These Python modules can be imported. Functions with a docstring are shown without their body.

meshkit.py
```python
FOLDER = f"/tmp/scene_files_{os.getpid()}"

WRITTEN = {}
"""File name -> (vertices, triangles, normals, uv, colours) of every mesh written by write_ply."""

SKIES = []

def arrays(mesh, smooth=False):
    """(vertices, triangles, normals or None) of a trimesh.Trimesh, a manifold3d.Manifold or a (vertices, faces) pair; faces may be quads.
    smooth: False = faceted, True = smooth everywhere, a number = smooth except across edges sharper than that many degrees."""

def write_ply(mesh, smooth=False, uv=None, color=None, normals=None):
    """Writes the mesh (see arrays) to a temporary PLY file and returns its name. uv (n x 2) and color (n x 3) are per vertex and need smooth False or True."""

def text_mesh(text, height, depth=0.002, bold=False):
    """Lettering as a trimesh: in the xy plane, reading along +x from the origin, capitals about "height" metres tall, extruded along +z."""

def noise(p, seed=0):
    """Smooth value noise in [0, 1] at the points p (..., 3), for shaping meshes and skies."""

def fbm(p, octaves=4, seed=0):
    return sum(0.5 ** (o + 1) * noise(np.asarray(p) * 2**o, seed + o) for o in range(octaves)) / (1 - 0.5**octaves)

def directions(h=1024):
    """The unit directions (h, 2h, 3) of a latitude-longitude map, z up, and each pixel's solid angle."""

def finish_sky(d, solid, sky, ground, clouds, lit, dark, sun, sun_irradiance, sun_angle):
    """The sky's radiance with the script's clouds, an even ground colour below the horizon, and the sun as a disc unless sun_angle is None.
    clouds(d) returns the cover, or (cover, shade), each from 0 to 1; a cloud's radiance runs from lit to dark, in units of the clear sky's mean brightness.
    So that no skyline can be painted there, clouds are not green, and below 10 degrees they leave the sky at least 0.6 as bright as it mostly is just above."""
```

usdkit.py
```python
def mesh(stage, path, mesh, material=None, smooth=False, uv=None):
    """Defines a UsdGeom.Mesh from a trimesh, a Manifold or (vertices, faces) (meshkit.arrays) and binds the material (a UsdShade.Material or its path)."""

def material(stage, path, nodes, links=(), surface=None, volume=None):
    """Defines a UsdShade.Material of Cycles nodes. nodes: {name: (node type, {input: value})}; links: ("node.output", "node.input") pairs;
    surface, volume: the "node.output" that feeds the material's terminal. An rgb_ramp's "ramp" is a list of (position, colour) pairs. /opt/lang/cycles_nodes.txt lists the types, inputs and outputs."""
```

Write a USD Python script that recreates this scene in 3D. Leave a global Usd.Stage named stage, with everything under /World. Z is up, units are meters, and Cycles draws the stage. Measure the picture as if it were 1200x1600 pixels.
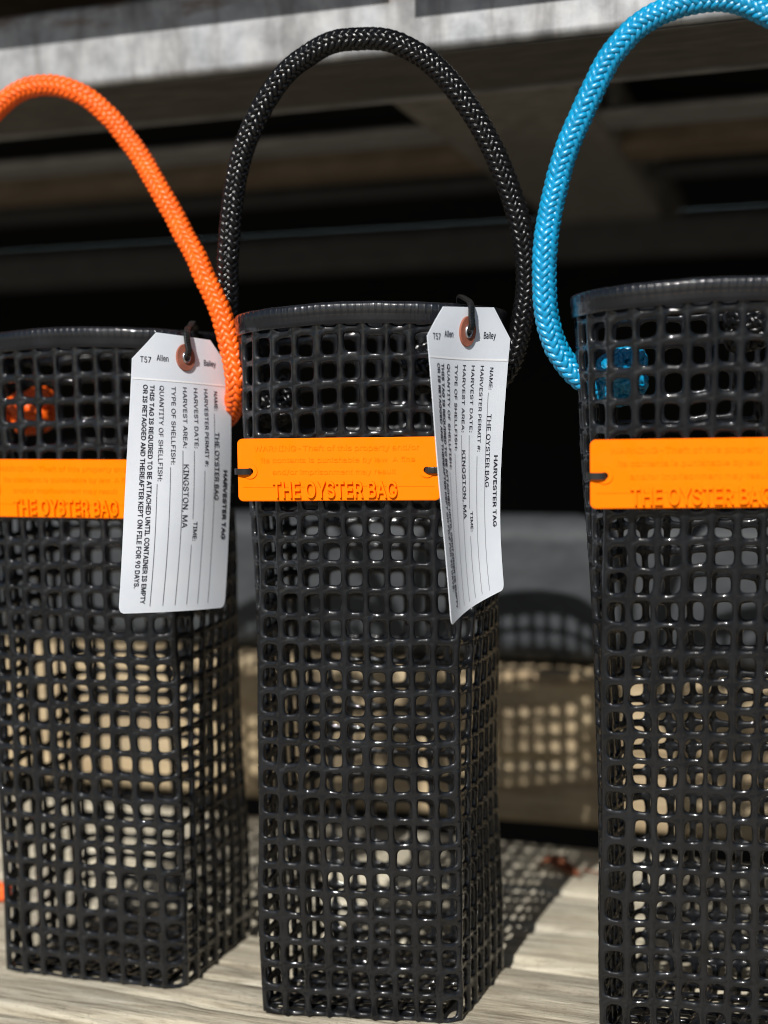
import math
import numpy as np
import trimesh
import usdkit
import meshkit
from pxr import Usd, UsdGeom, UsdLux, UsdShade, Gf, Sdf
from scipy.ndimage import map_coordinates
from scipy.interpolate import CubicSpline
from shapely.geometry import Point, box as sbox
from shapely import affinity

rng = np.random.default_rng(7)
stage = Usd.Stage.CreateInMemory()
UsdGeom.SetStageUpAxis(stage, UsdGeom.Tokens.z)
UsdGeom.SetStageMetersPerUnit(stage, 1.0)
UsdGeom.Xform.Define(stage, '/World')
UsdGeom.Scope.Define(stage, '/World/Looks')

# ------------------------------------------------------------------ camera, sky, sun
F = 2400.0                                   # focal length in pixels of a 1200 x 1600 picture
PITCH, YAW, ROLL = math.radians(-4.716), math.radians(22.074), math.radians(1.2)
CAM = np.array([0.26175, -0.50960, 0.23787])
FWD = np.array([-math.sin(YAW) * math.cos(PITCH), math.cos(YAW) * math.cos(PITCH), math.sin(PITCH)])
_r = np.array([math.cos(YAW), math.sin(YAW), 0.0])
_u = np.cross(_r, FWD)
RIGHT = math.cos(ROLL) * _r - math.sin(ROLL) * _u
UP = math.sin(ROLL) * _r + math.cos(ROLL) * _u
EXPOSURE = 0.15
cam = UsdGeom.Camera.Define(stage, '/World/camera')
m = Gf.Matrix4d(1)
for i, row in enumerate((RIGHT, UP, -FWD, CAM)):
    m.SetRow3(i, Gf.Vec3d(*map(float, row)))
cam.AddTransformOp().Set(m)
cam.CreateHorizontalApertureAttr(36.0)
cam.CreateVerticalApertureAttr(48.0)
cam.CreateFocalLengthAttr(F / 1200 * 36.0)
cam.CreateFStopAttr(6.8)
cam.CreateFocusDistanceAttr(0.555)
cam.CreateClippingRangeAttr(Gf.Vec2f(0.01, 500))
cam.CreateExposureAttr(EXPOSURE)

SUN = np.array([0.05, -1.0, 0.775]); SUN /= np.linalg.norm(SUN)
elev, rot = math.asin(SUN[2]), math.atan2(SUN[0], SUN[1])
sky = usdkit.material(stage, '/World/Looks/sky', {
    't': ('sky_texture', {'sky_type': 'single_scattering', 'sun_disc': False, 'sun_elevation': elev, 'sun_rotation': rot}),
    'b': ('background_shader', {'strength': 0.05})}, [('t.color', 'b.color')], surface='b.background')
dome = UsdLux.DomeLight.Define(stage, '/World/sky')
UsdShade.MaterialBindingAPI.Apply(dome.GetPrim()).Bind(sky)
dome.GetPrim().SetCustomDataByKey('kind', 'structure')
sun = UsdLux.DistantLight.Define(stage, '/World/sun')
sun.CreateIntensityAttr(1.25)
sun.CreateNormalizeAttr(True) if hasattr(sun, 'CreateNormalizeAttr') else None
sun.CreateAngleAttr(0.5)
sun.CreateColorAttr(Gf.Vec3f(1.0, 0.965, 0.91))
z = SUN; x = np.cross([0, 0, 1.0], z); x /= np.linalg.norm(x); y = np.cross(z, x)
m = Gf.Matrix4d(1)
for i, row in enumerate((x, y, z)):
    m.SetRow3(i, Gf.Vec3d(*map(float, row)))
sun.AddTransformOp().Set(m)


# ------------------------------------------------------------------ helpers
def ray(px, py):
    return FWD + (px - 600) / F * RIGHT - (py - 800) / F * UP


def at_y(px, py, yy):
    d = ray(px, py)
    return CAM + d * ((yy - CAM[1]) / d[1])


def at_z(px, py, zz=0.0):
    d = ray(px, py)
    return CAM + d * ((zz - CAM[2]) / d[2])


def at_depth(px, py, dep):
    return CAM + ray(px, py) * dep


def at_plane(px, py, p0, n):
    d = ray(px, py)
    return CAM + d * (((np.asarray(p0) - CAM) @ n) / (d @ n))


used = {}


def numbered(path):
    k = used.get(path, 0)
    used[path] = k + 1
    return path if k == 0 else f'{path}_{k:03d}'


origins = {}


def thing(name, label, cat, loc=(0, 0, 0), group=None, kind=None):
    path = numbered('/World/' + name)
    xf = UsdGeom.Xform.Define(stage, path)
    xf.AddTranslateOp().Set(Gf.Vec3d(*map(float, loc)))
    p = xf.GetPrim()
    origins[path] = np.asarray(loc, float)
    tag(p, label, cat, group, kind)
    return path


def tag(p, label=None, cat=None, group=None, kind=None):
    for k, v in (('label', label), ('category', cat), ('group', group), ('kind', kind)):
        if v:
            p.SetCustomDataByKey(k, v)


def part(parent, name, mesh, mat, smooth=False, label=None):
    """A mesh in world coordinates, made a child of a thing (or of a part)."""
    path = numbered(parent + '/' + name)
    root = '/'.join(parent.split('/')[:3])
    v, f = (mesh if isinstance(mesh, tuple) else (np.array(mesh.vertices), np.array(mesh.faces)))
    o = origins.get(root, np.zeros(3))
    usdkit.mesh(stage, path, (np.asarray(v) - o, f), mat, smooth=smooth)
    if label:
        stage.GetPrimAtPath(path).SetCustomDataByKey('label', label)
    return path


def top(name, mesh, mat, smooth=False, label=None, cat=None, group=None, kind=None):
    path = numbered('/World/' + name)
    v, f = (mesh if isinstance(mesh, tuple) else (np.array(mesh.vertices), np.array(mesh.faces)))
    usdkit.mesh(stage, path, (v, f), mat, smooth=smooth)
    tag(stage.GetPrimAtPath(path), label, cat, group, kind)
    return path


def grid_faces(n, m_, wrap_n=False, wrap_m=False):
    i = np.arange(n if wrap_n else n - 1)
    j = np.arange(m_ if wrap_m else m_ - 1)
    I, J = np.meshgrid(i, j, indexing='ij')
    a = I * m_ + J
    b = ((I + 1) % n) * m_ + J
    c = ((I + 1) % n) * m_ + (J + 1) % m_
    d = I * m_ + (J + 1) % m_
    q = np.stack([a, b, c, d], -1).reshape(-1, 4)
    return np.vstack([q[:, [0, 1, 2]], q[:, [0, 2, 3]]])


def weld(v, f, tol=1e-6):
    k = np.round(v / tol).astype(np.int64)
    _, idx, inv = np.unique(k, axis=0, return_index=True, return_inverse=True)
    inv = inv.reshape(-1)
    f = inv[f]
    ok = (f[:, 0] != f[:, 1]) & (f[:, 1] != f[:, 2]) & (f[:, 0] != f[:, 2])
    return v[idx], f[ok]


def join(meshes):
    vs, fs, n = [], [], 0
    for v, f in meshes:
        vs.append(v); fs.append(f + n); n += len(v)
    return np.vstack(vs), np.vstack(fs)


def rounded_bar(x0, x1, y0, y1, z0, z1, r=0.003, n=5):
    """A bar along x with rounded long edges."""
    pr = []
    for cx, cz, a0 in ((y1 - r, z1 - r, 0), (y0 + r, z1 - r, 90), (y0 + r, z0 + r, 180), (y1 - r, z0 + r, 270)):
        for a in np.radians(np.linspace(a0, a0 + 90, n)):
            pr.append((cx + r * math.cos(a), cz + r * math.sin(a)))
    pr = np.array(pr)
    k = len(pr)
    v = np.vstack([np.c_[np.full(k, xx), pr] for xx in (x0, x1)])
    f = grid_faces(2, k, wrap_m=True)
    cap = np.array([[0, i + 1, i] for i in range(1, k - 1)])
    f = np.vstack([f[:, ::-1], cap[:, ::-1] , cap + k])
    t = trimesh.Trimesh(v, f, process=False)
    if t.volume < 0:
        t.invert()
    return np.array(t.vertices), np.array(t.faces)


def frames(pts):
    """Rotation-minimising frames along a polyline."""
    t = np.gradient(pts, axis=0)
    t /= np.linalg.norm(t, axis=1, keepdims=True)
    n = np.zeros_like(t)
    g = np.cross(t[0], [0.13, 1, 0.21])
    n[0] = g / np.linalg.norm(g)
    for i in range(1, len(t)):
        g = n[i - 1] - t[i] * (n[i - 1] @ t[i])
        n[i] = g / np.linalg.norm(g)
    return t, n, np.cross(t, n)


def resample(pts, step):
    pts = np.asarray(pts, float)
    d = np.r_[0, np.cumsum(np.linalg.norm(np.diff(pts, axis=0), axis=1))]
    cs = CubicSpline(d, pts)
    dense = cs(np.linspace(0, d[-1], 4000))
    s = np.r_[0, np.cumsum(np.linalg.norm(np.diff(dense, axis=0), axis=1))]
    k = max(8, int(round(s[-1] / step)))
    q = np.linspace(0, s[-1], k)
    return np.stack([np.interp(q, s, dense[:, i]) for i in range(3)], 1), q


def tube(pts, r, n=10, closed_caps=True):
    pts = np.asarray(pts, float)
    t, a, b = frames(pts)
    r = np.broadcast_to(r, len(pts))
    ang = np.linspace(0, 2 * np.pi, n, endpoint=False)
    v = pts[:, None] + r[:, None, None] * (np.cos(ang)[None, :, None] * a[:, None] + np.sin(ang)[None, :, None] * b[:, None])
    f = grid_faces(len(pts), n, wrap_m=True)[:, ::-1]
    v = v.reshape(-1, 3)
    if closed_caps:
        c0, c1 = len(v), len(v) + 1
        v = np.vstack([v, pts[0], pts[-1]])
        k = np.arange(n)
        f = np.vstack([f, np.c_[np.full(n, c0), k, (k + 1) % n], np.c_[np.full(n, c1), (len(pts) - 1) * n + (k + 1) % n, (len(pts) - 1) * n + k]])
    tm = trimesh.Trimesh(v, f, process=False)
    if tm.volume < 0:
        tm.invert()
    return np.array(tm.vertices), np.array(tm.faces)


def braid(path, R=0.0039, ns=8, pick=0.0027, step=0.0006, seed=0):
    """A braided rope: ns strands each way round, two over and two under."""
    pts, s = resample(path, step)
    pts = pts + np.stack([meshkit.fbm(np.c_[s * 45, np.full_like(s, seed + 5.5 * i), np.zeros_like(s)], 2, 4) - 0.5 for i in range(3)], 1) * 0.0022
    t, a, b = frames(pts)
    lead = ns * pick
    out = []
    core = tube(pts[::4], R * 0.80, 14)
    out.append(core)
    prof_w = np.array([-1.0, -0.86, -0.52, -0.30, 0.0, 0.30, 0.52, 0.86, 1.0])
    prof_h = np.array([-0.55, 0.12, 0.80, 0.70, 1.0, 0.70, 0.80, 0.12, -0.55])
    wid = pick * math.sin(math.atan(2 * math.pi * R / lead)) * 0.54
    for dirn in (1, -1):
        for k in range(ns):
            th = dirn * 2 * np.pi * s / lead + 2 * np.pi * k / ns
            q = 2 * ns * s / lead                       # crossings with the other family
            th = th + 0.16 * (meshkit.noise(np.c_[s * 160, np.full_like(s, k * 3.1 + dirn * 17), np.full_like(s, seed + 2)], 6) - 0.5)
            wob = meshkit.noise(np.c_[s * 300, np.full_like(s, k * 7.1 + dirn * 31), np.full_like(s, seed)], 3) - 0.5
            over = dirn * np.tanh(2.2 * np.cos(np.pi / 2 * (2 * k + dirn * q - 0.5)))
            rad = R * (0.875 + 0.10 * over + 0.05 * wob)
            e_r = np.cos(th)[:, None] * a + np.sin(th)[:, None] * b
            e_t = -np.sin(th)[:, None] * a + np.cos(th)[:, None] * b
            c = pts + rad[:, None] * e_r
            tan = t * lead + dirn * 2 * np.pi * rad[:, None] * e_t
            tan /= np.linalg.norm(tan, axis=1, keepdims=True)
            w = np.cross(tan, e_r)
            puff = (0.80 + 0.25 * over)[:, None, None]
            v = c[:, None] + w[:, None] * (prof_w * wid * 0.98)[None, :, None] * (0.9 + 0.1 * over)[:, None, None] + e_r[:, None] * (prof_h * R * 0.155)[None, :, None] * puff
            f = grid_faces(len(pts), len(prof_w))
            n0 = np.cross(v[0, 5] - v[0, 3], v[1, 4] - v[0, 4]) @ e_r[0]
            f = f[:, ::-1] if n0 > 0 else f
            out.append((v.reshape(-1, 3), f))
    return join(out)


# ------------------------------------------------------------------ materials
def mat(name, nodes, links, surface='p.BSDF'):
    return usdkit.material(stage, '/World/Looks/' + name, nodes, links, surface=surface)


def coords(scale=(1, 1, 1)):
    return {'g': ('geometry', {}), 'map': ('mapping', {'scale': scale})}, [('g.position', 'map.vector')]


def plastic(name, col, rough, bump=0.15, scale=900, var=0.25, spec=0.5, coat=0.0):
    n, l = coords()
    n.update({'n': ('noise_texture', {'scale': scale, 'detail': 4}), 'n2': ('noise_texture', {'scale': scale / 9, 'detail': 5}),
              'r': ('rgb_ramp', {'ramp': [(0.25, [c * (1 - var) for c in col]), (0.75, [c * (1 + var) for c in col])]}),
              'rr': ('map_range', {'from_min': 0.3, 'from_max': 0.7, 'to_min': rough * 0.75, 'to_max': rough * 1.35}),
              'b': ('bump', {'strength': bump, 'distance': 0.0002}),
              'p': ('principled_bsdf', {'specular_ior_level': spec, 'coat_weight': coat, 'coat_roughness': 0.05})})
    l += [('map.vector', 'n.vector'), ('map.vector', 'n2.vector'), ('n2.fac', 'r.fac'), ('r.color', 'p.base_color'), ('n2.fac', 'rr.value'),
          ('rr.result', 'p.roughness'), ('n.fac', 'b.height'), ('b.normal', 'p.normal')]
    return mat(name, n, l)


M = {}
M['mesh_plastic'] = plastic('mesh_plastic', (0.0055, 0.0063, 0.0080), 0.34, 0.42, 800, 0.45, 0.17, 0.8)
M['rim_plastic'] = plastic('rim_plastic', (0.006, 0.0068, 0.009), 0.30, 0.15, 900, 0.2, 0.2, 0.9)
M['tie_plastic'] = plastic('tie_plastic', (0.012, 0.012, 0.012), 0.30, 0.1)
M['clip_metal'] = plastic('clip_metal', (0.12, 0.125, 0.14), 0.35, 0.1)
M['orange_plastic'] = plastic('orange_plastic', (0.96, 0.19, 0.0), 0.5, 0.12, 1500, 0.02, 0.08)


def rope_mat(name, col, rough=0.38, spec=0.6, sheen=0.2, tint=None):
    n, l = coords()
    n.update({'n': ('noise_texture', {'scale': 2600, 'detail': 3}), 'n2': ('noise_texture', {'scale': 160, 'detail': 4}),
              'r': ('rgb_ramp', {'ramp': [(0.3, [c * 0.82 for c in col]), (0.7, [min(1, c * 1.12) for c in col])]}),
              'b': ('bump', {'strength': 0.5, 'distance': 0.0002}),
              'p': ('principled_bsdf', {'roughness': rough, 'specular_ior_level': spec, 'sheen_weight': sheen, 'sheen_tint': tint or col, 'sheen_roughness': 0.4})})
    l += [('map.vector', 'n.vector'), ('map.vector', 'n2.vector'), ('n2.fac', 'r.fac'), ('r.color', 'p.base_color'), ('n.fac', 'b.height'), ('b.normal', 'p.normal')]
    return mat(name, n, l)


M['orange_rope'] = rope_mat('orange_rope', (0.94, 0.125, 0.004))
M['black_rope'] = rope_mat('black_rope', (0.0035, 0.0035, 0.004), 0.20, 0.5, 0.02, (0.5, 0.5, 0.5))
M['blue_rope'] = rope_mat('blue_rope', (0.0, 0.262, 0.50), 0.28, 0.9, 0.1, (0.2, 0.8, 0.9))

n, l = coords()
n.update({'n': ('noise_texture', {'scale': 70, 'detail': 5}), 'r': ('rgb_ramp', {'ramp': [(0.3, (0.77, 0.82, 0.90)), (0.7, (0.83, 0.875, 0.94))]}),
          'n2': ('noise_texture', {'scale': 2500, 'detail': 2}), 'b': ('bump', {'strength': 0.12, 'distance': 0.0001}),
          'p': ('principled_bsdf', {'roughness': 0.5, 'specular_ior_level': 0.35}), 't': ('translucent_bsdf', {'color': (0.8, 0.8, 0.8)}), 'mx': ('mix_closure', {'fac': 0.18})})
l += [('map.vector', 'n.vector'), ('map.vector', 'n2.vector'), ('n.fac', 'r.fac'), ('r.color', 'p.base_color'), ('n2.fac', 'b.height'), ('b.normal', 'p.normal'),
      ('p.BSDF', 'mx.closure1'), ('t.BSDF', 'mx.closure2')]
M['paper'] = mat('paper', n, l, 'mx.closure')
M['ink'] = plastic('ink', (0.022, 0.022, 0.035), 0.6, 0, 900, 0.1, 0.2)
M['crease'] = plastic('crease', (0.84, 0.85, 0.87), 0.5, 0, 900, 0.02, 0.3)
M['fibre'] = plastic('fibre', (0.27, 0.095, 0.062), 0.7, 0.3, 1200, 0.3, 0.2)
M['eyelet'] = mat('eyelet', {'p': ('principled_bsdf', {'base_color': (0.62, 0.62, 0.64), 'metallic': 1.0, 'roughness': 0.28})}, [])


def wood(name, dark, mid, light, scale=1.0, bump=0.5, warm=None):
    n, l = coords((6 * scale, 90 * scale, 90 * scale))
    n.update({'n': ('noise_texture', {'scale': 3.0, 'detail': 9, 'roughness': 0.66, 'distortion': 0.5}),
              'r': ('rgb_ramp', {'ramp': [(0.28, dark), (0.47, mid), (0.66, light)]}),
              'm2': ('mapping', {'scale': (5, 11, 11)}), 'n2': ('noise_texture', {'scale': 2.2, 'detail': 6, 'roughness': 0.6}),
              'r2': ('rgb_ramp', {'ramp': [(0.35, (0.80, 0.79, 0.78)), (0.6, (1.08, 1.05, 0.98))]}),
              'mx': ('mix', {'mix_type': 'multiply', 'fac': 1.0}),
              'm3': ('mapping', {'scale': (30, 420, 420)}), 'n3': ('noise_texture', {'scale': 2.0, 'detail': 6, 'roughness': 0.7}),
              'r3': ('rgb_ramp', {'ramp': [(0.36, (0.45, 0.43, 0.40)), (0.46, (1, 1, 1))]}),
              'mx3': ('mix', {'mix_type': 'multiply', 'fac': 0.75}),
              'n4': ('noise_texture', {'scale': 520, 'detail': 5, 'roughness': 0.75}), 'r4': ('rgb_ramp', {'ramp': [(0.33, (0.5, 0.48, 0.46)), (0.43, (1, 1, 1)), (0.66, (1, 1, 1)), (0.75, (1.15, 1.14, 1.12))]}),
              'mx4': ('mix', {'mix_type': 'multiply', 'fac': 0.7}),
              'add': ('math', {'math_type': 'add'}),
              'b': ('bump', {'strength': bump, 'distance': 0.0012}),
              'p': ('principled_bsdf', {'roughness': 0.82, 'specular_ior_level': 0.25})})
    l += [('map.vector', 'n.vector'), ('n.fac', 'r.fac'), ('g.position', 'm2.vector'), ('m2.vector', 'n2.vector'), ('n2.fac', 'r2.fac'),
          ('r.color', 'mx.color1'), ('r2.color', 'mx.color2'), ('g.position', 'm3.vector'), ('m3.vector', 'n3.vector'), ('n3.fac', 'r3.fac'),
          ('mx.color', 'mx3.color1'), ('r3.color', 'mx3.color2'), ('g.position', 'n4.vector'), ('n4.fac', 'r4.fac'), ('mx3.color', 'mx4.color1'), ('r4.color', 'mx4.color2'), ('mx4.color', 'p.base_color'), ('n.fac', 'add.value1'), ('n3.fac', 'add.value2'),
          ('add.value', 'b.height'), ('b.normal', 'p.normal')]
    return mat(name, n, l)


M['deck_wood'] = wood('deck_wood', (0.17, 0.145, 0.11), (0.41, 0.375, 0.30), (0.59, 0.56, 0.47), 1.0, 0.8)
M['deck_wood_pale'] = wood('deck_wood_pale', (0.22, 0.195, 0.15), (0.44, 0.41, 0.335), (0.60, 0.575, 0.49), 0.85, 0.6)
M['timber'] = wood('timber', (0.22, 0.16, 0.10), (0.36, 0.285, 0.185), (0.45, 0.375, 0.255), 0.7, 0.4)
M['dark_wood'] = wood('dark_wood', (0.05, 0.042, 0.034), (0.09, 0.075, 0.058), (0.13, 0.11, 0.085), 0.7, 0.4)
M['dirty_wood'] = wood('dirty_wood', (0.022, 0.019, 0.016), (0.034, 0.030, 0.025), (0.05, 0.044, 0.036), 0.7, 0.3)

# galvanised steel: mottled spangle, runs of dirt down the face, rust along the upper edge
n, l = coords()
n.update({'n': ('noise_texture', {'scale': 95, 'detail': 8, 'roughness': 0.62}), 'r': ('rgb_ramp', {'ramp': [(0.30, (0.23, 0.233, 0.24)), (0.5, (0.34, 0.344, 0.352)), (0.68, (0.44, 0.442, 0.445))]}),
          'mv': ('mapping', {'scale': (62, 9, 11)}), 'nv': ('noise_texture', {'scale': 1.0, 'detail': 7, 'roughness': 0.6, 'distortion': 0.5}),
          'rv': ('rgb_ramp', {'ramp': [(0.38, (0.48, 0.475, 0.47)), (0.455, (0.80, 0.80, 0.80)), (0.50, (0.95, 0.96, 0.97)), (0.60, (1.06, 1.10, 1.14))]}),
          'mx': ('mix', {'mix_type': 'multiply', 'fac': 0.7}),
          'mr': ('mapping', {'scale': (14, 20, 60)}), 'nr': ('noise_texture', {'scale': 1.6, 'detail': 7, 'roughness': 0.65}), 'sp': ('separate_xyz', {}),
          'hz': ('map_range', {'from_min': 0.392, 'from_max': 0.412, 'to_min': -0.10, 'to_max': 0.16}), 'ad': ('math', {'math_type': 'add'}),
          'rr': ('rgb_ramp', {'ramp': [(0.58, (0, 0, 0)), (0.72, (0.85, 0.85, 0.85))]}), 'rust': ('mix', {'color2': (0.15, 0.10, 0.065)}),
          'v': ('voronoi_texture', {'scale': 420}), 'sp2': ('rgb_ramp', {'ramp': [(0.03, (0.35, 0.33, 0.3)), (0.12, (1, 1, 1))]}), 'mx2': ('mix', {'mix_type': 'multiply', 'fac': 0.55}),
          'b': ('bump', {'strength': 0.25, 'distance': 0.0006}), 'p': ('principled_bsdf', {'metallic': 0.25, 'roughness': 0.5})})
l += [('map.vector', 'n.vector'), ('n.fac', 'r.fac'), ('g.position', 'mv.vector'), ('mv.vector', 'nv.vector'), ('nv.fac', 'rv.fac'), ('r.color', 'mx.color1'), ('rv.color', 'mx.color2'),
      ('g.position', 'mr.vector'), ('mr.vector', 'nr.vector'), ('g.position', 'sp.vector'), ('sp.z', 'hz.value'), ('hz.result', 'ad.value1'), ('nr.fac', 'ad.value2'), ('ad.value', 'rr.fac'),
      ('rr.color', 'rust.fac'), ('mx.color', 'rust.color1'), ('map.vector', 'v.vector'), ('v.distance', 'sp2.fac'), ('rust.color', 'mx2.color1'), ('sp2.color', 'mx2.color2'),
      ('mx2.color', 'p.base_color'), ('n.fac', 'b.height'), ('b.normal', 'p.normal')]
M['galvanized'] = mat('galvanized', n, l)


def mottled_mat(name, lo, hi, rough=0.7, scale=40, metal=0.0):
    n, l = coords((1, 3, 3))
    n.update({'n': ('noise_texture', {'scale': scale, 'detail': 8, 'roughness': 0.65}), 'r': ('rgb_ramp', {'ramp': [(0.3, lo), (0.7, hi)]}),
              'b': ('bump', {'strength': 0.3, 'distance': 0.001}), 'p': ('principled_bsdf', {'roughness': rough, 'metallic': metal, 'specular_ior_level': 0.3})})
    l += [('map.vector', 'n.vector'), ('n.fac', 'r.fac'), ('r.color', 'p.base_color'), ('n.fac', 'b.height'), ('b.normal', 'p.normal')]
    return mat(name, n, l)


M['rear_steel'] = mottled_mat('rear_steel', (0.16, 0.158, 0.155), (0.34, 0.335, 0.33))
M['faint_steel'] = mottled_mat('faint_steel', (0.06, 0.06, 0.058), (0.12, 0.12, 0.118))
M['joist_dust'] = mottled_mat('joist_dust', (0.11, 0.10, 0.085), (0.34, 0.315, 0.275), 0.9, 70)
M['rusty_steel'] = mottled_mat('rusty_steel', (0.14, 0.105, 0.07), (0.30, 0.235, 0.16))
M['beam_shade'] = mottled_mat('beam_shade', (0.070, 0.064, 0.056), (0.15, 0.138, 0.122), 0.75, 45)  # dark tone stands in for the shade below the beam
M['grey_board'] = mottled_mat('grey_board', (0.024, 0.027, 0.031), (0.048, 0.053, 0.058), 0.6, 60)
M['dark_void'] = mottled_mat('dark_void', (0.004, 0.004, 0.004), (0.008, 0.008, 0.008), 0.9, 10)
M['ground'] = mottled_mat('ground', (0.10, 0.09, 0.075), (0.20, 0.185, 0.16), 0.95, 3)
M['leaf'] = plastic('leaf', (0.13, 0.04, 0.016), 0.6, 0.3, 500, 0.4, 0.3)

# ------------------------------------------------------------------ setting: ground, deck planks
gv = np.array([[-120, -120, -0.62], [120, -120, -0.62], [120, 120, -0.62], [-120, 120, -0.62]], float)
top('ground', (gv, np.array([[0, 1, 2], [0, 2, 3]])), M['ground'], kind='structure')


def plank_mesh(x0, x1, y0, y1, zt, thick, seed, dx=0.003, dy=0.0016, edge=0.004, amp=0.0006, vertical=False):
    """A weathered board along x: raised grain on its face, worn rounded edges. vertical: the face looks to -y."""
    nx, ny = int((x1 - x0) / dx), int((y1 - y0) / dy)
    X, Y = np.meshgrid(np.linspace(x0, x1, nx), np.linspace(y0, y1, ny), indexing='ij')
    P = np.stack([X * 9, Y * 190, np.full_like(X, seed * 3.7)], -1)
    g = meshkit.fbm(P, 4, seed) - 0.5
    P2 = np.stack([X * 22, Y * 500, np.full_like(X, seed * 1.7)], -1)
    g2 = meshkit.noise(P2, seed + 5)
    h = g * 2 * amp + (g2 - 0.5) * amp * 0.8
    crack = np.clip((meshkit.fbm(np.stack([X * 5, Y * 130, np.full_like(X, seed * 9.1)], -1), 3, seed + 9) - 0.63) / 0.05, 0, 1)
    h -= crack * 0.0022
    d = np.minimum(Y - y0, y1 - Y)
    wear = 0.0015 * meshkit.fbm(np.stack([X * 25, np.zeros_like(X), np.full_like(X, seed)], -1), 3, seed + 2)
    e = edge + wear
    h -= np.where(d < e, e - np.sqrt(np.maximum(e * e - (e - d) ** 2, 0)), 0)
    V = np.stack([X, Y, zt + h], -1)
    bot = V.copy(); bot[..., 2] = zt - thick
    ring = np.concatenate([np.arange(nx) * ny, (nx - 1) * ny + np.arange(1, ny), np.arange(nx - 2, -1, -1) * ny + ny - 1, np.arange(ny - 2, 0, -1)])
    v = np.vstack([V.reshape(-1, 3), bot.reshape(-1, 3)[ring]])
    f = grid_faces(nx, ny)
    k = len(ring)
    a = ring; b = np.roll(ring, -1)
    c = nx * ny + np.arange(k); d_ = nx * ny + (np.arange(k) + 1) % k
    f = np.vstack([f, np.c_[a, c, d_], np.c_[a, d_, b]])
    t = trimesh.Trimesh(v, f, process=False)
    if t.face_normals[0][2] < 0:
        t.invert()
    v, f = np.array(t.vertices), np.array(t.faces)
    if vertical:                      # (x, y, z) -> face towards -y
        v = np.c_[v[:, 0], -v[:, 2], v[:, 1]]
    return v, f


deck = '/World/deck'
UsdGeom.Xform.Define(stage, deck)
tag(stage.GetPrimAtPath(deck), kind='structure')
PL = dict(smooth=50)
part(deck, 'plank', plank_mesh(-0.62, 0.50, 0.0800, 0.2420, 0.0, 0.035, 1, amp=0.0005), M['deck_wood_pale'], **PL)
part(deck, 'plank', plank_mesh(-0.62, 0.50, -0.0275, 0.0762, 0.0, 0.035, 2, amp=0.0008), M['deck_wood'], **PL)
part(deck, 'plank', plank_mesh(-0.62, 0.50, -0.150, -0.0315, 0.0, 0.035, 3, amp=0.0008), M['deck_wood'], **PL)
part(deck, 'plank', plank_mesh(-0.62, 0.50, -0.272, -0.154, -0.001, 0.035, 4, dx=0.01, dy=0.004), M['deck_wood'], **PL)
part(deck, 'joist', rounded_bar(-0.62, 0.50, -0.27, -0.23, -0.13, -0.037, 0.003), M['dark_wood'])
part(deck, 'joist', rounded_bar(-0.62, 0.50, 0.17, 0.212, -0.13, -0.037, 0.003), M['dark_wood'])

# timber and grey board behind the bags
tb = top('timber_beam', plank_mesh(-0.62, 0.55, 0.006, 0.0885, -0.2505, 0.055, 5, dx=0.004, edge=0.005, amp=0.0005, vertical=True), M['timber'], smooth=50,
         label='pale tan squared timber lying along the deck behind the three bags', cat='timber')
gb = rounded_bar(-0.62, 0.55, 0.2535, 0.290, 0.0915, 0.168, 0.014, 9)
top('grey_board', gb, M['grey_board'], smooth=40, label='dark grey board edge resting on the tan timber behind the bags', cat='board')

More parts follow.
